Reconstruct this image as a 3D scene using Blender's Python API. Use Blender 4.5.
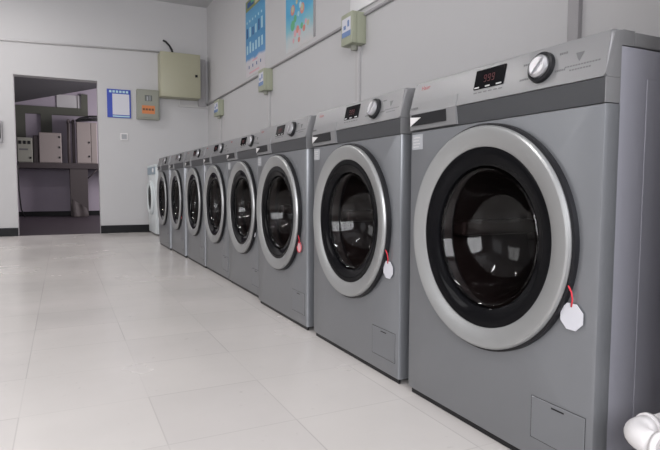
import bpy, bmesh, math, random
from mathutils import Vector, Matrix
random.seed(7)
for o in list(bpy.data.objects): bpy.data.objects.remove(o)
S = bpy.context.scene
C = S.collection

# ------------------------------------------------------------------ camera
F, YAW, PIT, ROL, H = 546.02, 0.455283, -0.0691204, 0.0036234, 0.57122
fw = Vector((math.sin(YAW)*math.cos(PIT), math.cos(YAW)*math.cos(PIT), math.sin(PIT)))
r0 = Vector((math.cos(YAW), -math.sin(YAW), 0)); u0 = r0.cross(fw)
rt = r0*math.cos(ROL)+u0*math.sin(ROL); up = -r0*math.sin(ROL)+u0*math.cos(ROL)
cam = bpy.data.objects.new('camera', bpy.data.cameras.new('camera')); C.objects.link(cam)
cam.data.sensor_width = 36; cam.data.lens = F*36/660; cam.data.clip_start = 0.02
m = Matrix.Identity(4)
for i in range(3):
    m[i][0] = rt[i]; m[i][1] = up[i]; m[i][2] = -fw[i]
m[0][3] = 0; m[1][3] = 0; m[2][3] = H
cam.matrix_world = m
S.camera = cam

# ------------------------------------------------------------------ world, light, exposure
w = bpy.data.worlds.new('world'); S.world = w; w.use_nodes = True
w.node_tree.nodes['Background'].inputs[0].default_value = (.75, .8, .9, 1)
w.node_tree.nodes['Background'].inputs[1].default_value = 0.6
S.view_settings.view_transform = 'Standard'; S.view_settings.look = 'None'
S.view_settings.gamma = 1; S.view_settings.use_curve_mapping = False
S.view_settings.exposure = 0.0

def area(name, loc, size, energy, rot, col=(1, 1, 1)):
    l = bpy.data.lights.new(name, 'AREA'); l.shape = 'RECTANGLE'
    l.size, l.size_y = size; l.energy = energy; l.color = col
    o = bpy.data.objects.new(name, l); C.objects.link(o); o.location = loc; o.rotation_euler = rot
    return o
XL, XW, YB, YF, ZC = -4.4, 1.733, -1.6, 7.173, 2.865
HP = math.pi/2
# daylight through two windows of the left wall and the window behind the camera
area('daylight_left_front', (XL-.05, 4.6, 1.65), (1.5, 1.9), 26, (0, -HP, 0), (1, .985, .975))
area('daylight_left_rear', (XL-.05, 1.2, 1.65), (1.5, 1.9), 6, (0, -HP, 0), (1, .985, .975))
area('daylight_back', (-.7, YB-.05, 1.6), (2.6, 1.7), 140, (HP, 0, 0), (.97, .97, 1))
# fluorescent ceiling fixtures
TUBES = [(-.9, 1.0), (-.9, 3.7), (-.9, 6.0)]
for x, y in TUBES:
    area('tube_light', (x, y, ZC-.09), (1.2, .12), 22, (0, 0, 0), (1, .965, .95))
area('back_room_fill_top', (.3, 8.4, 2.75), (1.0, .12), 10, (0, 0, 0), (1, .9, .95))  # added unseen fill light for the back room, no fixture there
area('back_room_fill_side', (2.55, 9.9, 1.7), (1.3, 1.3), 90, (0, HP, 0), (1, .93, .97))  # added unseen fill from the right to brighten the back room, no window

# ------------------------------------------------------------------ materials
def mat(name, col, rough=.5, metal=0, noise=0, nscale=8, spec=.5, emit=None, es=1, coat=0, bump=0, bscale=200, trans=0):
    M = bpy.data.materials.new(name); M.use_nodes = True
    nt = M.node_tree; b = nt.nodes['Principled BSDF']
    b.inputs['Base Color'].default_value = (*col, 1); b.inputs['Roughness'].default_value = rough
    b.inputs['Metallic'].default_value = metal; b.inputs['Specular IOR Level'].default_value = spec
    b.inputs['Coat Weight'].default_value = coat; b.inputs['Coat Roughness'].default_value = .08
    b.inputs['Transmission Weight'].default_value = trans
    tc = nt.nodes.new('ShaderNodeTexCoord')
    if noise:
        n = nt.nodes.new('ShaderNodeTexNoise'); n.inputs['Scale'].default_value = nscale; n.inputs['Detail'].default_value = 4
        nt.links.new(tc.outputs['Object'], n.inputs['Vector'])
        r = nt.nodes.new('ShaderNodeMapRange'); r.inputs[3].default_value = 1-noise; r.inputs[4].default_value = 1+noise
        nt.links.new(n.outputs['Fac'], r.inputs[0])
        mx = nt.nodes.new('ShaderNodeVectorMath'); mx.operation = 'SCALE'; mx.inputs[0].default_value = col
        nt.links.new(r.outputs[0], mx.inputs['Scale']); nt.links.new(mx.outputs[0], b.inputs['Base Color'])
    if bump:
        n = nt.nodes.new('ShaderNodeTexNoise'); n.inputs['Scale'].default_value = bscale
        nt.links.new(tc.outputs['Object'], n.inputs['Vector'])
        bp = nt.nodes.new('ShaderNodeBump'); bp.inputs['Strength'].default_value = bump; bp.inputs['Distance'].default_value = .002
        nt.links.new(n.outputs['Fac'], bp.inputs['Height']); nt.links.new(bp.outputs[0], b.inputs['Normal'])
    if emit:
        b.inputs['Emission Color'].default_value = (*emit, 1); b.inputs['Emission Strength'].default_value = es
    return M

def floor_mat():
    M = bpy.data.materials.new('floor_tiles'); M.use_nodes = True; nt = M.node_tree; N = nt.nodes.new; L = nt.links.new
    b = nt.nodes['Principled BSDF']
    tc = N('ShaderNodeTexCoord'); sx = N('ShaderNodeSeparateXYZ'); L(tc.outputs['Object'], sx.inputs[0])
    def math_(op, a, bb=None, c=None):
        n = N('ShaderNodeMath'); n.operation = op
        for i, v in enumerate((a, bb, c)):
            if v is None: continue
            if isinstance(v, (int, float)): n.inputs[i].default_value = v
            else: L(v, n.inputs[i])
        return n.outputs[0]
    T = .3075
    u = math_('DIVIDE', math_('ADD', sx.outputs[0], .112), T); v = math_('DIVIDE', math_('ADD', sx.outputs[1], .01), T*.993)
    def seam(a, other, seed):
        n = math_('ROUND', a); d = math_('MULTIPLY', math_('ABSOLUTE', math_('SUBTRACT', a, n)), T)
        line = math_('SUBTRACT', 1, math_('SMOOTH_MIN', math_('DIVIDE', d, .0024), 1, .2))
        cx = N('ShaderNodeCombineXYZ'); L(n, cx.inputs[0]); L(math_('FLOOR', other), cx.inputs[1]); cx.inputs[2].default_value = seed
        wn = N('ShaderNodeTexWhiteNoise'); L(cx.outputs[0], wn.inputs['Vector'])
        return math_('MULTIPLY', line, math_('ADD', math_('MULTIPLY', wn.outputs['Value'], .6), .1))
    s = math_('MAXIMUM', seam(u, v, 1.3), seam(v, u, 5.1))
    cx = N('ShaderNodeCombineXYZ'); L(math_('FLOOR', u), cx.inputs[0]); L(math_('FLOOR', v), cx.inputs[1])
    wn = N('ShaderNodeTexWhiteNoise'); L(cx.outputs[0], wn.inputs['Vector'])
    ramp = N('ShaderNodeMix'); ramp.data_type = 'RGBA'
    ramp.inputs['A'].default_value = (.62, .59, .57, 1); ramp.inputs['B'].default_value = (.65, .62, .595, 1)
    L(wn.outputs['Value'], ramp.inputs['Factor'])
    ns = N('ShaderNodeTexNoise'); ns.inputs['Scale'].default_value = 1.6; ns.inputs['Detail'].default_value = 5; L(tc.outputs['Object'], ns.inputs['Vector'])
    mr = N('ShaderNodeMapRange'); mr.inputs[1].default_value = .3; mr.inputs[2].default_value = .7; mr.inputs[3].default_value = .93; mr.inputs[4].default_value = 1.06; L(ns.outputs['Fac'], mr.inputs[0])
    sc = N('ShaderNodeVectorMath'); sc.operation = 'SCALE'; L(ramp.outputs['Result'], sc.inputs[0]); L(mr.outputs[0], sc.inputs['Scale'])
    # specks of dirt
    n2 = N('ShaderNodeTexNoise'); n2.inputs['Scale'].default_value = 26; n2.inputs['Detail'].default_value = 3; L(tc.outputs['Object'], n2.inputs['Vector'])
    dr = N('ShaderNodeMapRange'); dr.inputs[1].default_value = .68; dr.inputs[2].default_value = .78; dr.inputs[3].default_value = 0; dr.inputs[4].default_value = .25; L(n2.outputs['Fac'], dr.inputs[0])
    f = math_('MAXIMUM', math_('MULTIPLY', s, .65), dr.outputs[0])
    mx = N('ShaderNodeMix'); mx.data_type = 'RGBA'; L(f, mx.inputs['Factor']); L(sc.outputs[0], mx.inputs['A']); mx.inputs['B'].default_value = (.23, .215, .21, 1)
    L(mx.outputs['Result'], b.inputs['Base Color'])
    rg = N('ShaderNodeMapRange'); rg.inputs[3].default_value = .2; rg.inputs[4].default_value = .32; L(ns.outputs['Fac'], rg.inputs[0]); L(rg.outputs[0], b.inputs['Roughness'])
    b.inputs['Specular IOR Level'].default_value = .5
    return M

def thin_glass(name, tint, ior=1.5, rough=.02):
    M = bpy.data.materials.new(name); M.use_nodes = True; nt = M.node_tree; N = nt.nodes.new; L = nt.links.new
    nt.nodes.clear(); out = N('ShaderNodeOutputMaterial'); t = N('ShaderNodeBsdfTransparent'); t.inputs[0].default_value = (*tint, 1)
    g = N('ShaderNodeBsdfGlossy'); g.inputs['Roughness'].default_value = rough
    lw = N('ShaderNodeLayerWeight'); lw.inputs['Blend'].default_value = .5
    pw = N('ShaderNodeMath'); pw.operation = 'POWER'; L(lw.outputs['Facing'], pw.inputs[0]); pw.inputs[1].default_value = 4
    fr = N('ShaderNodeMath'); fr.operation = 'MULTIPLY_ADD'; L(pw.outputs[0], fr.inputs[0]); fr.inputs[1].default_value = .6; fr.inputs[2].default_value = .03
    mx = N('ShaderNodeMixShader'); L(fr.outputs[0], mx.inputs[0]); L(t.outputs[0], mx.inputs[1]); L(g.outputs[0], mx.inputs[2]); L(mx.outputs[0], out.inputs[0])
    return M

m_wall = mat('wall_paint', (.555, .55, .555), .7, noise=.02, nscale=3, bump=.15, bscale=60)
m_ceil = mat('ceiling_paint', (.52, .52, .53), .8)
m_floor = floor_mat()
m_base = mat('black_skirting', (.010, .010, .012), .45, spec=.2)
m_silver = mat('silver_body_paint', (.228, .236, .25), .36, .55, noise=.015, nscale=20)
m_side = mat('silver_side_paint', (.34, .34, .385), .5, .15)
m_panel = mat('control_silver', (.245, .245, .25), .37, .4)
m_band = mat('grey_band', (.06, .062, .067), .42, .2)
m_ring = mat('brushed_ring', (.38, .385, .385), .36, .6)
m_chrome = mat('chrome', (.50, .50, .52), .33, .85)
m_dark = mat('black_plastic', (.012, .012, .014), .4, spec=.25)
m_bezel = mat('black_glass', (.006, .006, .007), .07, spec=.07)
m_bowl = thin_glass('bowl_glass', (.6, .55, .55), 1.45, .07)
m_drum = mat('drum_steel', (.05, .038, .036), .4, .5)
m_gasket = mat('rubber_gasket', (.02, .02, .022), .6)
m_gap = mat('seam_shadow_gap', (.05, .052, .055), .6)
m_white = mat('white_plastic', (.75, .73, .73), .35)
m_gloss = mat('glossy_white', (.85, .85, .86), .15)
m_print = mat('grey_print', (.13, .13, .135), .6)
m_label = mat('pale_label', (.36, .37, .39), .5)
m_redp = mat('red_print', (.30, .03, .04), .5)
m_led = mat('red_digits', (.06, .008, .01), .5, emit=(.6, .05, .07), es=.04)
m_tag = mat('white_tag', (.62, .62, .66), .6)
m_tagpink = mat('pink_tag', (.72, .42, .45), .6)
m_red = mat('red_string', (.6, .03, .05), .6)
m_cream = mat('cream_enamel', (.40, .39, .285), .45, noise=.02)
m_greenbox = mat('greenish_plastic', (.38, .40, .30), .45)
m_greybox = mat('grey_green_enamel', (.29, .295, .25), .5)
m_cond = mat('conduit_plastic', (.52, .51, .51), .5)
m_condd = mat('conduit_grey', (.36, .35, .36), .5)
m_blue = mat('blue_print', (.035, .07, .42), .5)
m_stick = mat('faded_blue_print', (.17, .26, .48), .6)
m_paper = mat('paper', (.66, .66, .72), .7)
m_orange = mat('orange_label', (.62, .22, .08), .6)
m_brown = mat('brown_print', (.16, .08, .04), .6)
m_window = mat('meter_window', (.16, .17, .16), .2)
m_cable = mat('black_cable', (.012, .012, .014), .5)
m_backwall = mat('back_room_plaster', (.40, .36, .42), .8, noise=.03)
m_backfloor = mat('back_room_floor', (.05, .04, .048), .5, spec=.25)
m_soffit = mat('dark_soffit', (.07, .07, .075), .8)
m_steel = mat('green_grey_steel', (.10, .105, .085), .6)
m_tan = mat('tan_cabinet', (.29, .255, .24), .55)
m_bench = mat('dark_bench', (.05, .04, .042), .6)
m_tarp = mat('dark_tarp', (.07, .06, .06), .8)
m_pipebrown = mat('brown_pipe', (.14, .12, .12), .6)
m_frost = mat('pale_pane', (.55, .55, .55), .3)
m_whitebody = mat('white_enamel', (.66, .70, .71), .35)
m_bluegrey = mat('blue_grey_panel', (.25, .32, .38), .4)
m_tube = mat('tube_glow', (.9, .9, .9), .5, emit=(1, .98, .97), es=3)

# ------------------------------------------------------------------ mesh helpers
def box(bm, x0, x1, y0, y1, z0, z1, mi=0, bev=0, seg=2):
    vs = [bm.verts.new((x, y, z)) for x in (x0, x1) for y in (y0, y1) for z in (z0, z1)]
    fs = [bm.faces.new([vs[i] for i in q]) for q in ((0, 1, 3, 2), (4, 6, 7, 5), (0, 4, 5, 1), (2, 3, 7, 6), (0, 2, 6, 4), (1, 5, 7, 3))]
    for f in fs: f.material_index = mi
    if bev:
        es = list({e for f in fs for e in f.edges})
        bmesh.ops.bevel(bm, geom=es, offset=bev, segments=seg, affect='EDGES', profile=.5, material=-1)
    return fs
def prism(bm, prof, x0, x1, mi=0, mis=None):
    """profile of (y, z) points swept along x"""
    a = [bm.verts.new((x0, y, z)) for y, z in prof]; b = [bm.verts.new((x1, y, z)) for y, z in prof]
    n = len(prof); fs = [bm.faces.new(a), bm.faces.new(b[::-1])]
    for i in range(n):
        f = bm.faces.new((a[i], b[i], b[(i+1) % n], a[(i+1) % n])); fs.append(f)
        if mis: f.material_index = mis[i]
    return fs
def lathe(bm, prof, cx, cz, n=64, mi=0, closed=True, mis=None):
    """profile (r, y) turned about the axis through (cx, ., cz) along y"""
    rings = []
    for r, y in prof:
        if r < 1e-6: rings.append([bm.verts.new((cx, y, cz))])
        else: rings.append([bm.verts.new((cx+r*math.cos(t), y, cz+r*math.sin(t))) for t in [2*math.pi*k/n for k in range(n)]])
    L = len(prof)
    for i in range(L if closed else L-1):
        a, b = rings[i], rings[(i+1) % L]
        for k in range(n):
            k2 = (k+1) % n
            if len(a) == 1 and len(b) == 1: continue
            if len(a) == 1: f = bm.faces.new((a[0], b[k2], b[k]))
            elif len(b) == 1: f = bm.faces.new((a[k], a[k2], b[0]))
            else: f = bm.faces.new((a[k], a[k2], b[k2], b[k]))
            f.smooth = True; f.material_index = mis[i] if mis else mi
def tube(bm, pts, r, n=12, mi=0):
    pts = [Vector(p) for p in pts]; rings = []
    ref = Vector((0.13, .31, 1)).normalized()
    for i, p in enumerate(pts):
        d = (pts[min(i+1, len(pts)-1)]-pts[max(i-1, 0)]).normalized()
        a = d.cross(ref).normalized(); b = d.cross(a)
        rings.append([bm.verts.new(p+a*r*math.cos(2*math.pi*k/n)+b*r*math.sin(2*math.pi*k/n)) for k in range(n)])
    for i in range(len(rings)-1):
        for k in range(n):
            f = bm.faces.new((rings[i][k], rings[i][(k+1) % n], rings[i+1][(k+1) % n], rings[i+1][k])); f.smooth = True; f.material_index = mi
    for rr in (rings[0][::-1], rings[-1]):
        f = bm.faces.new(rr); f.material_index = mi
def obj(name, bm, mats, parent=None, smooth_angle=None):
    bmesh.ops.recalc_face_normals(bm, faces=bm.faces)
    me = bpy.data.meshes.new(name); bm.to_mesh(me); bm.free()
    for mm in (mats if isinstance(mats, (list, tuple)) else [mats]): me.materials.append(mm)
    if smooth_angle:
        me.shade_smooth(); me.set_sharp_from_angle(angle=math.radians(smooth_angle))
    o = bpy.data.objects.new(name, me); C.objects.link(o)
    if parent: o.parent = parent
    return o
def tag(o, label, cat, group=None):
    o['label'] = label; o['category'] = cat
    if group: o['group'] = group
    return o
def thing(name, label, cat, loc=(0, 0, 0), rz=0, group=None):
    o = bpy.data.objects.new(name, None); C.objects.link(o); o.location = loc; o.rotation_euler = (0, 0, rz); o.empty_display_size = .1
    return tag(o, label, cat, group)
def struct(name, bm, mats, parent=None):
    o = obj(name, bm, mats, parent)
    if not parent: o['kind'] = 'structure'
    return o
def B(*a, **k):
    bm = bmesh.new(); box(bm, *a, **k); return bm
def text_mesh(name, body, size, depth, material, parent):
    c = bpy.data.curves.new(name, 'FONT'); c.body = body; c.size = size; c.extrude = depth; c.align_x = 'CENTER'; c.align_y = 'CENTER'
    t = bpy.data.objects.new(name, c); C.objects.link(t)
    dg = bpy.context.evaluated_depsgraph_get(); me = bpy.data.meshes.new_from_object(t.evaluated_get(dg))
    bpy.data.objects.remove(t); me.materials.clear(); me.materials.append(material)
    o = bpy.data.objects.new(name, me); C.objects.link(o); o.parent = parent
    return o
def dup(root):
    r = root.copy(); C.objects.link(r)
    for ch in list(root.children):
        c = ch.copy(); C.objects.link(c); c.parent = r
        for g in ch.children:
            d = g.copy(); C.objects.link(d); d.parent = c
    return r

# ------------------------------------------------------------------ room shell
struct('floor', B(XL-.2, XW+.2, YB-.2, YF+.0, -.12, 0), m_floor)
struct('ceiling', B(XL-.2, XW+.2, YB-.2, YF+.15, ZC, ZC+.12), m_ceil)
struct('wall_right', B(XW, XW+.15, YB, YF+.15, 0, ZC), m_wall)
DL, DR, DT = -.464, .409, 1.827
bm = bmesh.new()
box(bm, XL, DL, YF, YF+.15, 0, ZC); box(bm, DR, XW, YF, YF+.15, 0, ZC); box(bm, DL, DR, YF, YF+.15, DT, ZC)
struct('wall_far', bm, m_wall)
def windowed(name, axis, pos, t, lo, hi, wins, z0, z1):
    bm = bmesh.new(); e = sorted(wins); cur = lo
    def bb(a, b, c, d):
        if axis == 'x': box(bm, min(pos, pos+t), max(pos, pos+t), a, b, c, d)
        else: box(bm, a, b, min(pos, pos+t), max(pos, pos+t), c, d)
    for a, b in e:
        bb(cur, a, 0, ZC); bb(a, b, 0, z0); bb(a, b, z1, ZC); cur = b
    bb(cur, hi, 0, ZC)
    return struct(name, bm, m_wall)
windowed('wall_left', 'x', XL, -.15, YB, YF+.15, [(.2, 2.2), (3.6, 5.6)], .85, 2.45)
windowed('wall_back', 'y', YB, -.15, XL, XW, [(-2.05, .65)], .7, 2.5)
def wframe(name, axis, pos, a, b, z0, z1):
    bm = bmesh.new(); n = 3 if b-a > 2.2 else 2
    def bb(p, q, c, d):
        if axis == 'x': box(bm, pos, pos+.05, p, q, c, d)
        else: box(bm, p, q, pos, pos+.05, c, d)
    bb(a, b, z0, z0+.05); bb(a, b, z1-.05, z1)
    for k in range(n+1):
        x = a+(b-a-.05)*k/n; bb(x, x+.05, z0, z1)
    struct(name, bm, m_white)
wframe('window_1', 'x', XL-.03, .2, 2.2, .85, 2.45)
wframe('window_2', 'x', XL-.03, 3.6, 5.6, .85, 2.45)
wframe('window_3', 'y', YB-.03, -2.05, .65, .7, 2.5)
struct('baseboard_far_left', B(XL, DL, YF-.012, YF, 0, .095), m_base)
struct('baseboard_far_right', B(DR, XW, YF-.012, YF, 0, .095), m_base)
struct('wall_shade_block', B(.845, XW, .17, .515, 0, ZC), m_wall)  # added block out of view, shades the side of the nearest washer
struct('baseboard_right', B(XW-.012, XW, YB, YF-.012, 0, .095), m_base)
# back room
BX0, BX1, BY = -2.2, 2.6, 11.8
struct('floor_back_room', B(BX0, BX1, YF, BY+.1, -.12, 0), m_backfloor)
struct('wall_back_room_far', B(BX0, BX1, BY, BY+.12, 0, 3.1), m_backwall)
struct('wall_back_room_left', B(BX0-.1, BX0, YF+.15, BY, 0, 3.1), m_backwall)
struct('wall_back_room_right', B(BX1, BX1+.1, YF+.15, BY, 0, 3.1), m_backwall)
struct('ceiling_back_room', B(BX0, BX1, YF+.15, BY, 3.0, 3.1), m_soffit)
bm = bmesh.new(); a = -1.8; b = 2.4
za = lambda x: 2.32+(x-.01)*.265
vs = [bm.verts.new(v) for v in ((a, 9.2, za(a)), (b, 9.2, za(b)), (b, BY-.001, za(b)), (a, BY-.001, za(a)))]
vt = [bm.verts.new((v.co.x, v.co.y, v.co.z+.14)) for v in vs]
bm.faces.new(vs); bm.faces.new(vt)
for i in range(4): bm.faces.new((vs[i], vs[(i+1) % 4], vt[(i+1) % 4], vt[i]))
struct('ceiling_stair_soffit', bm, m_soffit)
struct('baseboard_back_room', B(BX0, BX1, BY-.015, BY, 0, .09), m_base)
# steel window framing on the far wall of the back room
bm = bmesh.new(); y0, y1 = BY-.05, BY
box(bm, -1.2, .49, y0, y1, 1.93, 2.075); box(bm, .375, .49, y0, y1, 2.075, 2.35)
box(bm, -1.2, -.585, y0, y1, 1.06, 1.93); box(bm, -.33, -.14, y0, y1, 1.06, 1.93)
struct('trim_1', bm, m_steel)
bm = bmesh.new(); box(bm, -.05, .375, BY-.02, BY, 2.075, 2.32); 
o = struct('window_4', bm, m_frost); struct('window_bar', B(.315, .33, BY-.035, BY-.02, 2.075, 2.32), m_cond, o)

# ------------------------------------------------------------------ washing machines
W = .596; HW = W/2; CZ = .46
def console_y(z): return -.004+(z-.765)/(.842-.765)*.0165   # leaning fascia
def make_washer():
    t = thing('washing_machine', 'silver front loading washing machine', 'washing machine')
    # cabinet: side sheets, back, base; slight curved step behind the front frame
    bm = bmesh.new()
    box(bm, -HW+.002, HW-.002, .038, .585, .02, .822)
    bm.faces.ensure_lookup_table()
    bmesh.ops.delete(bm, geom=[f for f in bm.faces if all(abs(v.co.y-.038) < 1e-5 for v in f.verts)], context='FACES')
    obj('cabinet', bm, m_side, t, 40)
    for s in (-1, 1):
        x = s*(HW-.002)
        obj('side_panel', B(min(x, x+s*.002), max(x, x+s*.002), .11, .50, .08, .77, bev=.001, seg=1), m_side, t)
    # front panel with a round hole
    bm = bmesh.new(); R = .236; n = 64; yf, yb = 0.0, .038; z0, z1 = .017, .720
    def outer(k):
        a = 2*math.pi*k/n; c, s = math.cos(a), math.sin(a)
        hx = HW; top, bot = z1-CZ, CZ-z0
        tt = []
        if abs(c) > 1e-9: tt.append(hx/abs(c))
        if s > 1e-9: tt.append(top/s)
        if s < -1e-9: tt.append(bot/-s)
        q = min(tt); return (q*c, CZ+q*s)
    angs = [2*math.pi*k/n for k in range(n)]
    corners = [math.atan2(z1-CZ, HW), math.pi-math.atan2(z1-CZ, HW), math.pi+math.atan2(CZ-z0, HW), 2*math.pi-math.atan2(CZ-z0, HW)]
    for cc in corners:
        k = min(range(n), key=lambda i: abs(angs[i]-cc)); angs[k] = cc
    I = []; O = []; Ib = []; Ob = []; E = .010
    for k, a in enumerate(angs):
        c, s = math.cos(a), math.sin(a); tt = [HW/abs(c)] if abs(c) > 1e-9 else []
        if s > 1e-9: tt.append((z1-CZ)/s)
        if s < -1e-9: tt.append((CZ-z0)/-s)
        q = min(tt); ox, oz = q*c, CZ+q*s
        I.append(bm.verts.new((R*c, yf, CZ+R*s))); Ib.append(bm.verts.new((R*c, yb, CZ+R*s)))
        ix = max(-HW+E, min(HW-E, ox)); iz = max(z0+E*.5, min(z1-E*.2, oz))
        O.append((bm.verts.new((ix, yf, iz)), bm.verts.new((max(-HW+E*.3, min(HW-E*.3, ox)), yf+E*.3, oz)), bm.verts.new((ox, yf+E, oz)))); Ob.append(bm.verts.new((ox, yb, oz)))
    for k in range(n):
        j = (k+1) % n
        bm.faces.new((I[k], I[j], O[j][0], O[k][0]))
        bm.faces.new((O[k][0], O[j][0], O[j][1], O[k][1])); bm.faces.new((O[k][1], O[j][1], O[j][2], O[k][2]))
        bm.faces.new((O[k][2], O[j][2], Ob[j], Ob[k])); bm.faces.new((I[k], Ib[k], Ib[j], I[j])); bm.faces.new((Ib[k], Ob[k], Ob[j], Ib[j]))
    obj('front_panel', bm, m_silver, t, 35)
    obj('gap_shade_strip', B(-HW+.01, HW-.01, .010, .016, .001, .018), m_dark, t)  # dark strip added for the shade in the gap under the body
    for sx in (-1, 1):
        for yy in (.07, .53):
            bm = bmesh.new(); bmesh.ops.create_cone(bm, cap_ends=True, segments=16, radius1=.022, radius2=.018, depth=.02, matrix=Matrix.Translation((sx*.25, yy, .010)))
            obj('foot', bm, m_dark, t)
    # grey band under the console
    bm = bmesh.new(); prism(bm, [(.004, .7215), (-.002, .765), (.036, .765), (.036, .7215)], -HW+.0015, HW-.0015)
    obj('trim_band', bm, m_band, t)
    # console
    prof = [(-.004, .766), (-.0028, .772), (console_y(.843), .843), (.0155, .8485), (.021, .850), (.07, .850), (.07, .824), (.037, .823), (.037, .766)]
    bm = bmesh.new(); prism(bm, prof, -HW, HW)
    bmesh.ops.bevel(bm, geom=[e for e in bm.edges if all(v.co.y < .03 for v in e.verts) and abs(e.verts[0].co.x-e.verts[1].co.x) < 1e-5 and not (e.verts[0].co.z < .7665 and e.verts[1].co.z < .7665 and abs(e.verts[0].co.z-e.verts[1].co.z) < 1e-4)],
                    offset=.005, segments=3, affect='EDGES')
    con = obj('control_panel', bm, m_panel, t, 40)
    # cap of the console running down beside the band
    for s in (-1, 1): obj('end_cap', B(min(s*(HW-.0015), s*HW), max(s*(HW-.0015), s*HW), -.001, .037, .7215, .7655), m_panel, t)
    bm = bmesh.new(); box(bm, -HW, HW, .072, .588, .824, .85, bev=.004); obj('worktop', bm, m_panel, t, 40)
    # detergent drawer (left end of the fascia)
    bm = bmesh.new()
    dx0, dx1 = -HW+.006, -HW+.196
    prism(bm, [(-.0035, .724), (-.0062, .766), (console_y(.795)-.0022, .795), (.012, .795), (.012, .724)], dx0, dx1)
    dr = obj('detergent_drawer', bm, m_panel, t)
    obj('drawer_handle', B(dx0+.008, dx1-.036, -.0068, -.002, .735, .764), m_dark, dr)
    bm = bmesh.new(); a = [bm.verts.new(v) for v in ((dx0+.006, -.0085, .735), (dx0+.052, -.0085, .754), (dx0+.006, -.0085, .758))]
    b = [bm.verts.new((v.co.x, -.0060, v.co.z)) for v in a]; bm.faces.new(a); bm.faces.new(b)
    for i in range(3): bm.faces.new((a[i], a[(i+1) % 3], b[(i+1) % 3], b[i]))
    obj('handle_tab', bm, m_white, dr)
    bm = bmesh.new()
    for k in range(5): box(bm, dx0+.006+k*.006, dx0+.010+k*.006, -.0065, -.0060, .778, .783)
    o = obj('model_marking', bm, m_print, dr); o.location = (0, .001, 0)
    # slant transform for things lying on the fascia
    ang = math.atan2(.0165, .077)
    def on_fascia(o, x, z, off=.0004):
        o.location = (x, console_y(z)-off, z); o.rotation_euler = (-ang, 0, 0)
    d = obj('display', B(-.047, .047, -.002, .006, -.0225, .0225, bev=.001), m_bezel, t); on_fascia(d, .0, .816)
    bm = bmesh.new()
    for cx in (-.0125, 0, .0125):      # seven-segment digits
        for dx, dz, ww, hh in ((0, .0075, .006, .0012), (0, 0, .006, .0012), (0, -.0075, .006, .0012), (-.0035, .004, .0012, .006), (.0035, -.004, .0012, .006), (.0035, .004, .0012, .006)):
            box(bm, cx+dx-ww/2, cx+dx+ww/2, -.0026, -.002, dz-hh/2, dz+hh/2)
    obj('digits', bm, m_led, d)
    bm = bmesh.new()
    for x0, x1 in ((-.043, -.028), (-.008, .006), (.026, .042)): box(bm, x0, x1, -.0026, -.002, -.0205, -.0175)
    obj('display_marking', bm, m_cond, d)
    bm = bmesh.new()
    for k in range(6): box(bm, -.046+k*.016, -.035+k*.016, -.0003, .0003, -.002, .001)
    o = obj('panel_text', bm, m_print, t); on_fascia(o, 0, .787, .0002)
    # knob
    bm = bmesh.new(); lathe(bm, [(0, -.017), (.018, -.017), (.0225, -.014), (.0245, -.003), (.0245, 0), (0, 0)], 0, 0, 40, closed=False)
    k = obj('program_knob', bm, m_chrome, t, 20); on_fascia(k, .150, .808)
    bm = bmesh.new(); lathe(bm, [(.0246, -.010), (.030, -.008), (.031, .001), (.0246, .001)], 0, 0, 40); obj('knob_collar', bm, m_dark, k, 40)
    bm = bmesh.new(); box(bm, -.003, .003, -.0205, -.0168, -.019, .019, bev=.001); obj('knob_grip', bm, m_chrome, k).rotation_euler = (0, .6, 0)
    # printed marks round the knob
    for x, z, n_ in ((-.052, .013, 4), (-.056, -.018, 5), (.038, .017, 4), (.034, -.016, 5)):
        bm = bmesh.new()
        for q in range(n_): box(bm, x+q*.005, x+q*.005+.0035, -.0003, .0003, z, z+.004)
        o = obj('programme_print', bm, m_print, t); on_fascia(o, .150, .808, .0002)
    # fascia marks at the right end
    bm = bmesh.new()
    a = [(-.009, .009), (.009, .009), (.004, -.001), (.001, -.008), (-.003, -.003)]
    f = [bm.verts.new((x, -.0004, z)) for x, z in a]; g = [bm.verts.new((x, .0004, z)) for x, z in a]; bm.faces.new(f); bm.faces.new(g)
    for i in range(5): bm.faces.new((f[i], f[(i+1) % 5], g[(i+1) % 5], g[i]))
    o = obj('energy_symbol', bm, m_print, t); on_fascia(o, .236, .812, .0002)
    bm = bmesh.new()
    for x0, x1, z in ((-.03, .05, -.016), (-.018, .03, -.024)):
        nn = int((x1-x0)/.006)
        for q in range(nn): box(bm, x0+q*.006, x0+q*.006+.0042, -.0003, .0003, z, z+.0028)
    o = obj('small_print', bm, m_print, t); on_fascia(o, .236, .812, .0002)
    # small red maker's name at the left end
    o = text_mesh('maker_name', 'Haier', .0165, .0003, m_redp, t); o.location = (-HW+.055, console_y(.835)-.0006, .832); o.rotation_euler = (HP-ang, 0, 0)
    # energy label below drawer
    bm = bmesh.new(); box(bm, -HW+.012, -HW+.058, -.0006, .0005, .672, .712); lb = obj('rating_sticker', bm, m_label, t)
    bm = bmesh.new()
    for q in range(4): box(bm, -HW+.017, -HW+.03+.005*(q % 2)+.012, -.001, -.0006, .678+q*.008, .681+q*.008)
    obj('sticker_print', bm, m_cond, lb)
    # door
    dt = bpy.data.objects.new('door', None); C.objects.link(dt); dt.parent = t
    DX = .002
    bm = bmesh.new()
    lathe(bm, [(.235, .010), (.2535, .004), (.2535, -.012), (.247, -.014), (.20, -.010), (.20, .02), (.235, .02)], DX, CZ, 96)
    obj('door_frame', bm, m_dark, dt, 35)
    bm = bmesh.new()
    lathe(bm, [(.2475, -.012), (.2485, -.017), (.2465, -.022), (.243, -.0245), (.2385, -.0245), (.206, -.0175), (.2025, -.0155), (.2015, -.008), (.21, -.006), (.24, -.008)], DX, CZ, 96)
    obj('door_ring', bm, m_ring, dt, 22)
    bm = bmesh.new()
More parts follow.
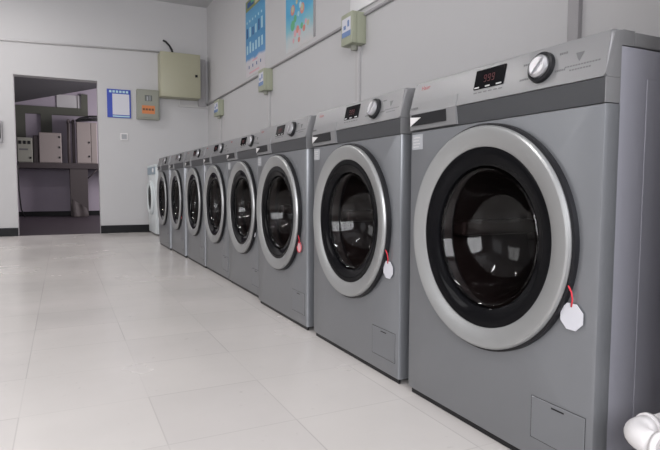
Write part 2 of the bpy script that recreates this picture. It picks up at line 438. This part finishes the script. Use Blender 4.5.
    lathe(bm, [(.2015, -.0145), (.196, -.015), (.168, -.0105), (.161, -.006), (.160, .006), (.163, .012), (.19, .012), (.2015, -.006)], DX, CZ, 96)
    obj('door_bezel', bm, m_bezel, dt, 50)
    bm = bmesh.new()
    lathe(bm, [(.161, .004), (.154, -.003), (.147, .002), (.140, .03), (.125, .072), (.098, .102), (.055, .116), (0, .12)], DX, CZ, 64, closed=False)
    obj('door_glass', bm, m_bowl, dt, 60)
    # drum behind the glass
    bm = bmesh.new()
    lathe(bm, [(.160, .013), (.168, .04), (.20, .06), (.225, .07), (.225, .36), (0, .36)], DX, CZ, 64, closed=False)
    obj('drum', bm, m_drum, t, 40)
    for kk in range(3):
        bm = bmesh.new()
        aa = .5+kk*2.094; c, s = math.cos(aa), math.sin(aa)
        f0 = len(bm.verts); fs = box(bm, -.02, .02, .08, .34, -.215, -.17, bev=.008)
        vs = list(bm.verts)[f0:]
        for v in vs:
            x, z = v.co.x, v.co.z; v.co.x = x*c-z*s+DX; v.co.z = x*s+z*c+CZ
        obj('drum_paddle', bm, m_drum, t)
    bm = bmesh.new(); lathe(bm, [(.172, .013), (.19, .02), (.2, .05), (.185, .06), (.168, .04)], DX, CZ, 64); obj('gasket', bm, m_gasket, t, 50)
    # grip of the door on the inner edge of the ring (right side)
    # lint filter flap
    fx0, fx1, fz0, fz1 = HW-.146, HW-.016, .060, .148
    fl = obj('service_flap', B(fx0+.0015, fx1-.0015, -.0016, .002, fz0+.0015, fz1-.0015, bev=.0008, seg=1), m_silver, t)
    bm = bmesh.new(); box(bm, fx0, fx1, -.0006, .001, fz0, fz1); obj('flap_gap', bm, m_gap, t)
    obj('flap_slot', B(fx0+.052, fx0+.082, -.0022, -.0015, fz1-.011, fz1-.008), m_dark, fl)
    return t

washers = []
YL = [1.2494, 1.8901, 2.5479, 3.1844, 3.782, 4.379, 5.009, 5.608]
XF = [.8547, .8539, .8537, .884, .886, .880, .868, .8535]
WL = ['silver front loading washing machine nearest the camera, beside the white pipe',
      'silver washing machine second from the near end, white tag on its door',
      'silver washing machine third from the near end, pink tag on its door',
      'silver washing machine between the pink tagged one and the far half of the row',
      'silver washing machine in mid row, fifth from the near end',
      'silver washing machine sixth from the near end of the row',
      'silver washing machine second from the far end of the silver ones',
      'farthest silver washing machine, next to the small white one']
proto = make_washer()
for i in range(8):
    o = proto if i == 0 else dup(proto)
    o.location = (XF[i], YL[i]-.2965, 0); o.rotation_euler = (0, 0, -HP)
    o['label'] = WL[i]; o['group'] = 'silver washing machines along the right wall'
    washers.append(o)
# product code square printed only where visible (pattern of small blocks)
def code_free_patch(): pass

# tags hanging from the doors
def door_tag(i, pink, label, r=.031, lx=.235, lz=.335):
    x = XF[i]; y = YL[i]-.2965-lx
    t = thing('door_tag', label, 'tag', (x-.006, y, lz), -HP, 'tags hanging from the washer doors')
    bm = bmesh.new()
    f = [bm.verts.new((r*math.cos(a), 0, r*math.sin(a))) for a in [math.pi/8+math.pi/4*k for k in range(8)]]
    g = [bm.verts.new((v.co.x, .0015, v.co.z)) for v in f]
    bm.faces.new(f); bm.faces.new(g)
    for k in range(8): bm.faces.new((f[k], f[(k+1) % 8], g[(k+1) % 8], g[k]))
    obj('tag_card', bm, m_tagpink if pink else m_tag, t)
    bm = bmesh.new(); tube(bm, [(0, -.001, r*.7), (.002, -.001, r+.006), (.002, -.004, r+.02), (-.004, -.006, r+.032)], .0016, 8); obj('string', bm, m_red, t)
    if pink:
        bm = bmesh.new(); lathe(bm, [(r*.9, -.002), (r*1.02, -.002), (r*1.02, 0), (r*.9, 0)], 0, 0, 24); obj('tag_border', bm, m_red, t)
door_tag(0, False, 'white octagonal paper tag on a red string on the nearest washer door', .027, .247, .331)
door_tag(1, False, 'white paper tag on the door of the second washer from the near end', .027, .247, .331)
door_tag(2, True, 'pink tag with red edge on the third washer door', .022, .241, .331)
door_tag(3, False, 'small pale tag on the door of the fourth washer from the near end', .016, .215, .33)
door_tag(6, True, 'small pinkish tag on the door of the second farthest silver washer', .02, .20, .33)

# white washer at the far end
t = thing('white_washing_machine', 'small white washing machine with blue grey panel at the far end of the row', 'washing machine', (.96, 6.80, 0), -HP)
bm = bmesh.new(); box(bm, -.29, .29, 0, .52, .02, .80, bev=.01); obj('cabinet', bm, m_whitebody, t, 40)
obj('control_panel', B(-.285, .285, -.008, .02, .715, .80, bev=.003), m_bluegrey, t)
obj('worktop', B(-.295, .295, -.008, .53, .80, .825, bev=.004), m_whitebody, t)
bm = bmesh.new(); lathe(bm, [(.20, .0), (.205, -.02), (.19, -.035), (.15, -.03), (.145, 0)], 0, .44, 48); d = obj('door_ring', bm, m_whitebody, t, 50)
bm = bmesh.new(); lathe(bm, [(.15, -.022), (.10, -.012), (0, .004)], 0, .44, 48, closed=False); obj('door_glass', bm, m_bezel, d, 50)
bm = bmesh.new(); lathe(bm, [(0, -.02), (.022, -.02), (.025, 0), (0, 0)], .2, .758, 24, closed=False); obj('knob', bm, m_white, t, 40)
for sx in (-1, 1):
    for yy in (.06, .46):
        bm = bmesh.new(); bmesh.ops.create_cone(bm, cap_ends=True, segments=12, radius1=.022, radius2=.018, depth=.022, matrix=Matrix.Translation((sx*.24, yy, .011))); obj('foot', bm, m_dark, t)

# PVC pipe elbow, bottom right
bm = bmesh.new(); PX, PY, PZ = .806, .555, .179
arc = [(PX+.034*(1-math.cos(a)), PY-.034*(1-math.sin(a))+.0, PZ) for a in [k*HP/8 for k in range(9)]]
arc = [(PX+.034-.034*math.cos(a), PY-.034+.034*math.sin(a), PZ) for a in [k*HP/8 for k in range(9)]]
t = thing('drain_pipe', 'white plastic pipe with an elbow beside the nearest washer', 'pipe', (0, 0, 0))
bm = bmesh.new(); tube(bm, [(PX, PY-.05, PZ)]+arc+[(PX+.05, PY, PZ)], .0195, 20); obj('elbow', bm, m_white, t)
bm = bmesh.new()
tube(bm, [(PX, PY-.048, PZ), (PX, PY-.056, PZ)], .0225, 20); obj('collar', bm, m_white, t)
bm = bmesh.new(); tube(bm, [(PX+.048, PY, PZ), (PX+.056, PY, PZ)], .0225, 20); obj('collar', bm, m_white, t)
bm = bmesh.new(); tube(bm, [(PX+.05, PY, PZ), (XW-.03, PY, PZ), (XW-.001, PY, PZ)], .0155, 20); obj('pipe_run', bm, m_white, t)
bm = bmesh.new(); tube(bm, [(PX, PY-.05, PZ), (PX, PY-.6, PZ-.0), (PX, PY-.62, PZ-.02), (PX, PY-.62, .0)], .0155, 20); obj('pipe_run', bm, m_white, t)

# ------------------------------------------------------------------ right wall: trunking, boxes, posters
bm = bmesh.new(); tube(bm, [(XW-.010, .52, 1.655), (XW-.010, YF-.02, 1.632)], .010, 10)
tag(obj('cable_conduit', bm, m_condd), 'long thin horizontal conduit running the length of the right wall', 'conduit')
def droppipe(y, r, z0, z1, label, mm=None):
    bm = bmesh.new(); box(bm, XW-.022, XW, y-r, y+r, z0, z1, bev=.003)
    tag(obj('vertical_conduit', bm, mm or m_cond), label, 'conduit', 'vertical conduits on the right wall')
droppipe(3.12, .022, .1, 1.468, 'pale vertical conduit dropping from the largest switch box behind the third washer')
droppipe(4.80, .014, .1, 1.442, 'vertical conduit below the middle switch box on the right wall')
droppipe(6.50, .012, .1, 1.41, 'vertical conduit below the farthest switch box on the right wall')
droppipe(1.462, .024, .1, 1.64, 'vertical conduit on the right wall above the nearest washer', m_condd)
def switch_box(y0, y1, z0, z1, d, label):
    t = thing('switch_box', label, 'electrical box', (XW, (y0+y1)/2, z0), 0, 'switch boxes on the right wall')
    h = z1-z0; w2 = (y1-y0)/2
    bm = bmesh.new(); box(bm, -d*.65, 0, -w2, w2, 0, h, bev=.004); obj('case', bm, m_greenbox, t, 40)
    bm = bmesh.new(); box(bm, -d, -d*.65, -w2, w2, .0, h, bev=.004); lid = obj('lid', bm, m_greenbox, t, 40)
    bm = bmesh.new(); box(bm, -d-.001, -d, -w2*.75, w2*.8, h*.25, h*.85); st = obj('sticker', bm, m_paper, lid)
    bm = bmesh.new(); box(bm, -d-.002, -d-.001, -w2*.75, w2*.8, h*.25, h*.42)
    box(bm, -d-.002, -d-.001, -w2*.5, -w2*.2, h*.55, h*.75); box(bm, -d-.002, -d-.001, w2*.1, w2*.5, h*.5, h*.62)
    obj('sticker_print', bm, m_stick, st)
    bm = bmesh.new(); bmesh.ops.create_cone(bm, cap_ends=True, segments=16, radius1=.020, radius2=.026, depth=.03, matrix=Matrix.Translation((-d*.45, -.0, -.014))); obj('cable_gland', bm, m_greybox, t)
switch_box(3.036, 3.184, 1.468, 1.660, .10, 'largest greenish switch box with blue and white sticker, nearest on the right wall')
switch_box(4.723, 4.885, 1.442, 1.636, .084, 'greenish switch box in the middle, below the blue poster with columns')
switch_box(6.387, 6.609, 1.410, 1.595, .065, 'farthest greenish switch box, near the corner of the room')
t = tag(obj('white_enclosure', B(XW-.018, XW, 2.86, 3.22, 1.69, 1.95, bev=.004), m_gloss, None, 40), 'glossy white plastic enclosure above the nearest switch box', 'electrical box')

# posters (printed patches are part of the sheet)
def vcol_sheet(name, y0, y1, z0, z1, rects, base, label):
    """rects: (u0,u1,v0,v1,material) with u from the far edge to the near edge"""
    mats = [base]; bm = bmesh.new()
    box(bm, XW-.002, XW, y0, y1, z0, z1)
    for q, (u0, u1, v0, v1, mm) in enumerate(rects):
        if mm not in mats: mats.append(mm)
        lay = .0001*(q % 9+1)
        box(bm, XW-.002-lay, XW-.002, y1-(y1-y0)*u1, y1-(y1-y0)*u0, z0+(z1-z0)*v0, z0+(z1-z0)*v1, mi=mats.index(mm))
    return tag(obj(name, bm, mats), label, 'poster', 'posters on the right wall')
def grad_mat(name, stops, z0, z1, nz=.25):
    M = bpy.data.materials.new(name); M.use_nodes = True; nt = M.node_tree; N = nt.nodes.new; L = nt.links.new; b = nt.nodes['Principled BSDF']
    tc = N('ShaderNodeTexCoord'); sx = N('ShaderNodeSeparateXYZ'); L(tc.outputs['Object'], sx.inputs[0])
    ns = N('ShaderNodeTexNoise'); ns.inputs['Scale'].default_value = 7; L(tc.outputs['Object'], ns.inputs['Vector'])
    mr = N('ShaderNodeMapRange'); mr.inputs[1].default_value = z0; mr.inputs[2].default_value = z1; L(sx.outputs[2], mr.inputs[0])
    ad = N('ShaderNodeMath'); ad.operation = 'MULTIPLY_ADD'; L(ns.outputs['Fac'], ad.inputs[0]); ad.inputs[1].default_value = nz; L(mr.outputs[0], ad.inputs[2])
    sb = N('ShaderNodeMath'); sb.operation = 'SUBTRACT'; L(ad.outputs[0], sb.inputs[0]); sb.inputs[1].default_value = nz/2
    cr = N('ShaderNodeValToRGB'); L(sb.outputs[0], cr.inputs[0])
    e = cr.color_ramp.elements; e[0].position, e[0].color = stops[0][0], (*stops[0][1], 1); e[1].position, e[1].color = stops[-1][0], (*stops[-1][1], 1)
    for p_, c_ in stops[1:-1]:
        x = e.new(p_); x.color = (*c_, 1)
    L(cr.outputs[0], b.inputs['Base Color']); b.inputs['Roughness'].default_value = .35
    return M
m_cyanw = mat('pale_cyan_ink', (.45, .66, .74), .5); m_olive = mat('olive_ink', (.22, .25, .10), .5); m_sand = mat('sand_ink', (.55, .5, .33), .5)
m_navy = mat('navy_ink', (.03, .10, .28), .5); m_rosy = mat('rosy_ink', (.66, .25, .2), .5); m_green = mat('leaf_ink', (.12, .42, .22), .5); m_pink = mat('pink_ink', (.70, .40, .45), .5)
g1 = grad_mat('blue_poster_print', [(0, (.62, .58, .60)), (.20, (.62, .60, .64)), (.235, (.10, .30, .58)), (.5, (.05, .26, .50)), (.75, (.10, .36, .60)), (1, (.06, .22, .45))], 1.68, 2.44, .10)
R1 = [(.02, .98, .86, 1.0, m_olive), (.1, .45, .90, .97, m_navy), (.5, .8, .88, .96, m_sand), (.3, .6, .93, .99, m_green)]
random.seed(3)
for cidx in range(6):
    u = .06+cidx*.152
    for k in range(2):
        v = .30+k*.21
        R1.append((u, u+.07, v, v+.10+random.random()*.05, m_cyanw if k == 0 else random.choice([m_cyanw, m_navy, m_cyanw])))
for k in range(6): R1.append((.06+k*.15, .11+k*.15, .70, .73, m_cyanw))
for k in range(4): R1.append((.16+k*.2, .20+k*.2, .10, .14, m_navy))
R1.append((.2, .7, .03, .05, m_pink)); R1.append((.36, .62, .17, .19, m_pink))
vcol_sheet('wall_poster', 4.92, 5.515, 1.685, 2.44, R1, g1, 'blue poster with columns of pale writing, nearer the far corner')
g2 = grad_mat('sky_poster_print', [(0, (.60, .58, .58)), (.12, (.50, .58, .60)), (.24, (.22, .52, .62)), (.40, (.08, .40, .66)), (1, (.18, .50, .78))], 1.69, 2.42, .22)
R2 = []
t2 = vcol_sheet('wall_poster', 3.83, 4.395, 1.69, 2.42, R2, g2, 'sky blue poster with two round pictures and bright flowers, nearer along the wall')
bm = bmesh.new()
def disc(bm, u, v, r, mi, lay):
    cy = 4.395-.565*u; cz = 1.69+.73*v
    f = [bm.verts.new((XW-.002-lay, cy+r*math.cos(a)*1.0, cz+r*math.sin(a))) for a in [2*math.pi*k/20 for k in range(20)]]
    g = [bm.verts.new((XW-.002, v_.co.y, v_.co.z)) for v_ in f]
    for ff in (f, g): bm.faces.new(ff).material_index = mi
    for k in range(20): bm.faces.new((f[k], f[(k+1) % 20], g[(k+1) % 20], g[k])).material_index = mi
disc(bm, .27, .44, .042, 0, .0005); disc(bm, .27, .45, .026, 5, .0007); disc(bm, .62, .39, .042, 0, .0005); disc(bm, .62, .40, .026, 5, .0007)
disc(bm, .27, .27, .042, 1, .0005); disc(bm, .36, .33, .03, 1, .0006)
for u, v, r, k in ((.36, .17, .03, 2), (.45, .20, .03, 0), (.52, .15, .028, 2), (.60, .21, .024, 1), (.68, .17, .026, 0), (.74, .23, .02, 2), (.82, .2, .022, 3), (.3, .1, .02, 2), (.5, .08, .022, 0), (.42, .50, .02, 3), (.5, .66, .02, 3), (.55, .44, .024, 4), (.48, .36, .02, 4)):
    disc(bm, u, v, r, k, .0004+.0001*k)
obj('poster_picture', bm, [m_rosy, m_green, m_pink, m_sand, m_cyanw, m_sand], t2)
tag(obj('poster_edge_strip', B(XW-.012, XW, 3.795, 3.815, 1.70, 2.45), m_condd), 'thin dark vertical strip at the near edge of the sky blue poster', 'strip')  # thin dark strip along the near edge of the poster

# ------------------------------------------------------------------ far wall
bm = bmesh.new(); tube(bm, [(-2.9, YF-.010, 2.11), (-.576, YF-.010, 2.190), (1.13, YF-.010, 2.242)], .010, 10)
tag(obj('cable_conduit', bm, m_cond), 'thin conduit on the far wall running above the doorway', 'conduit')
t = thing('distribution_box', 'large cream metal distribution box high on the far wall', 'electrical box', (1.35, YF, 1.675))
bm = bmesh.new(); box(bm, -.24, .24, -.20, 0, 0, .533, bev=.005); obj('case', bm, m_cream, t, 40)
bm = bmesh.new(); box(bm, -.242, .242, -.222, -.2, -.002, .535, bev=.005); d = obj('door', bm, m_cream, t, 40)
obj('lock', B(.175, .205, -.232, -.222, .255, .285, bev=.003), m_dark, d)
obj('cable_gland', B(-.08, .05, -.17, -.11, .533, .546, bev=.003), m_dark, t)
bm = bmesh.new(); tube(bm, [(1.27, YF-.14, 2.215), (1.262, YF-.14, 2.25), (1.235, YF-.14, 2.30), (1.19, YF-.14, 2.345), (1.155, YF-.14, 2.358)], .013, 10)
tag(obj('black_cable', bm, m_cable), 'short black cable curving out of the top of the cream box', 'cable')
bm = bmesh.new(); box(bm, 1.60, 1.70, YF-.045, YF, 1.60, 2.20, bev=.004)  # one grey slab for the corner trunking and the cream box's shadow
tag(obj('trunking_shade_slab', bm, m_condd), 'grey slab by the cream box at the room corner, trunking and box shadow together', 'trunking')
bm = bmesh.new(); box(bm, 1.36, 1.733, YF-.025, YF, 1.585, 1.615); box(bm, 1.36, 1.385, YF-.025, YF, 1.615, 1.675)
tag(obj('cable_trunking', bm, m_cond), 'pale thin trunking running from under the cream box to the corner', 'trunking')
t = thing('notice_board', 'blue framed notice with a white sheet on the far wall beside the doorway', 'notice', (.648, YF, 1.405))
obj('board', B(-.135, .135, -.012, 0, 0, .34, bev=.002), m_blue, t)
obj('sheet', B(-.075, .118, -.014, -.012, .035, .285), m_paper, t)
bm = bmesh.new()
for k in range(6): box(bm, -.11+k*.038, -.083+k*.038, -.0135, -.012, .298, .325)
box(bm, -.075, .118, -.0135, -.012, .01, .025)
obj('heading', bm, m_cyanw, t)
t = thing('meter_box', 'grey green electricity meter box with an orange label on the far wall', 'electrical box', (.978, YF, 1.398))
obj('case', B(-.132, .132, -.085, 0, 0, .36, bev=.004), m_greybox, t)
d = obj('door', B(-.115, .115, -.092, -.085, .02, .34, bev=.003), m_greybox, t)
obj('meter_window', B(-.04, .045, -.094, -.092, .22, .29), m_window, d)
bm = bmesh.new(); box(bm, -.02, .0, -.095, -.094, .225, .275); box(bm, .015, .025, -.095, -.094, .225, .285); obj('meter_dial', bm, m_label, d)
o = obj('warning_label', B(-.075, .075, -.094, -.092, .065, .165), m_orange, d)
bm = bmesh.new()
for k in range(4): box(bm, -.068+k*.035, -.042+k*.035, -.095, -.094, .105, .13)
obj('label_print', bm, m_brown, o)
t = tag(obj('wall_socket', B(.655, .741, YF-.01, YF, 1.135, 1.221, bev=.003), m_white), 'small white socket plate on the far wall under the notice', 'socket')
obj('socket_face', B(.668, .728, YF-.012, YF-.01, 1.148, 1.208, bev=.0006, seg=1), m_label, t)
t = tag(obj('wall_switch_panel', B(-.80, -.585, YF-.05, YF, 1.06, 1.30, bev=.005), m_condd), 'grey box on the far wall at the left edge beside the doorway', 'electrical box')
obj('switch_face', B(-.78, -.60, YF-.06, YF-.05, 1.10, 1.27, bev=.003), m_dark, t)

# ------------------------------------------------------------------ back room contents
t = thing('work_bench', 'dark long bench carrying electrical cabinets in the back room', 'bench', (0, 11.55, 0))
obj('bench_top', B(-1.5, 1.9, -.28, .19, .90, 1.0), m_bench, t)
for x in (-1.4, 1.8): obj('leg', B(x-.03, x+.03, -.22, -.16, 0, .90), m_bench, t)
obj('pillar', B(.135, .44, -.26, .1, 0, .90, bev=.005), m_tarp, t)
bm = bmesh.new(); tube(bm, [(.44, -.25, .72), (.62, -.25, .90)], .012, 8); obj('bracket', bm, m_bench, t)
def cabinet(x0, x1, z1, y0, label, mm, holes=0, dots=0, split=None):
    t = thing('electrical_cabinet', label, 'cabinet', ((x0+x1)/2, y0, 1.0), 0, 'electrical cabinets on the bench in the back room')
    w2 = (x1-x0)/2; h = z1-1.0
    obj('case', B(-w2, w2, 0, .22, 0, h, bev=.006), mm, t)
    dd = obj('door', B(-w2+.008, (w2 if split is None else split)-.008, -.012, 0, .012, h-.012, bev=.004), mm, t)
    if split is not None: obj('door', B(split+.004, w2-.008, -.012, 0, .012, h-.012, bev=.004), mm, t)
    for k in range(holes):
        xx = -w2+.05+k*(2*w2-.1)/max(1, holes-1); obj('indicator', B(xx-.025, xx+.02, -.02, -.012, h-.12, h-.06, bev=.003), m_dark, t)
    for k in range(dots):
        xx = (w2 if split is None else split)-.035; zz = h*(.15+.34*k); obj('latch', B(xx-.015, xx+.015, -.022, -.012, zz, zz+.035, bev=.003), m_dark, t)
    return t
t = cabinet(-.71, -.465, 1.45, 11.36, 'small grey cabinet with three dark indicators at the left end of the bench', m_greybox, holes=3, dots=1)
obj('name_plate', B(-.09, .05, -.014, -.012, .22, .25), m_print, t)
cabinet(-.36, .01, 1.55, 11.33, 'square tan cabinet with dark latches in the middle of the bench', m_tan, dots=3)
cabinet(-.455, -.372, 1.50, 11.4, 'dark side of the square tan cabinet, made as a separate brown box', m_pipebrown)  # the tan cabinet's darker side, added as a box of its own
cabinet(.265, .62, 1.77, 11.33, 'tall tan cabinet with two doors at the right end of the bench', m_tan, dots=2, split=.07)
for x, lab in ((.135, 'brown vertical pipe left of the tall tan cabinet, the outer one'), (.215, 'brown vertical pipe touching the tall tan cabinet')):
    bm = bmesh.new(); tube(bm, [(x, 11.40, 1.0), (x, 11.40, 1.74), (x, 11.42, 1.78), (x, 11.46, 1.80), (x, BY-.001, 1.80)], .027, 12)
    tag(obj('service_pipe', bm, m_pipebrown), lab, 'pipe', 'brown pipes in the back room')
bm = bmesh.new()
for k in range(5):
    dz = k*.022
    tube(bm, [(.262, 11.36+.03*(k % 3), 1.785+dz*.2), (.33, 11.38+.03*(k % 3), 1.79+dz*.7), (.5, 11.38+.03*(k % 3), 1.81+dz), (.85, 11.42, 1.83+dz)], .013, 8)
tag(obj('cable_bundle', bm, m_cable), 'bundle of black cables lying across the tall tan cabinet', 'cable')
bm = bmesh.new(); tube(bm, [(-.69, 11.24, 1.01), (-.70, 11.23, .9), (-.695, 11.24, .5), (-.67, 11.26, .15), (-.62, 11.3, .01)], .012, 8)
tag(obj('hanging_cable', bm, m_cable), 'black cable hanging from the left end of the bench to the floor', 'cable')
bm = bmesh.new()
g = [[bm.verts.new((.15+.26*u/8+.03*v/8, 11.22-.10*(v/8)**2-.02*math.sin(u*1.3), .33*(1-v/8)*(1-.55*u/8)+.012)) for u in range(9)] for v in range(9)]
for i in range(8):
    for j in range(8): bm.faces.new((g[i][j], g[i][j+1], g[i+1][j+1], g[i+1][j]))
r_ = bmesh.ops.solidify(bm, geom=bm.faces[:], thickness=.012)
tag(obj('folded_tarp', bm, m_pipebrown, None, 60), 'brown folded sheet slumped on the floor against the dark pillar', 'tarp')

# ceiling fixtures (lamps of the room)
for i, (x, y) in enumerate(TUBES):
    t = thing('ceiling_lamp', 'white tube lamp fixed flat to the ceiling', 'lamp', (x, y, ZC), 0, 'ceiling tube lamps')
    obj('housing', B(-.62, .62, -.06, .06, -.05, 0), m_white, t)
    bm = bmesh.new(); tube(bm, [(-.6, 0, -.065), (.6, 0, -.065)], .014, 12); obj('tube', bm, m_tube, t)
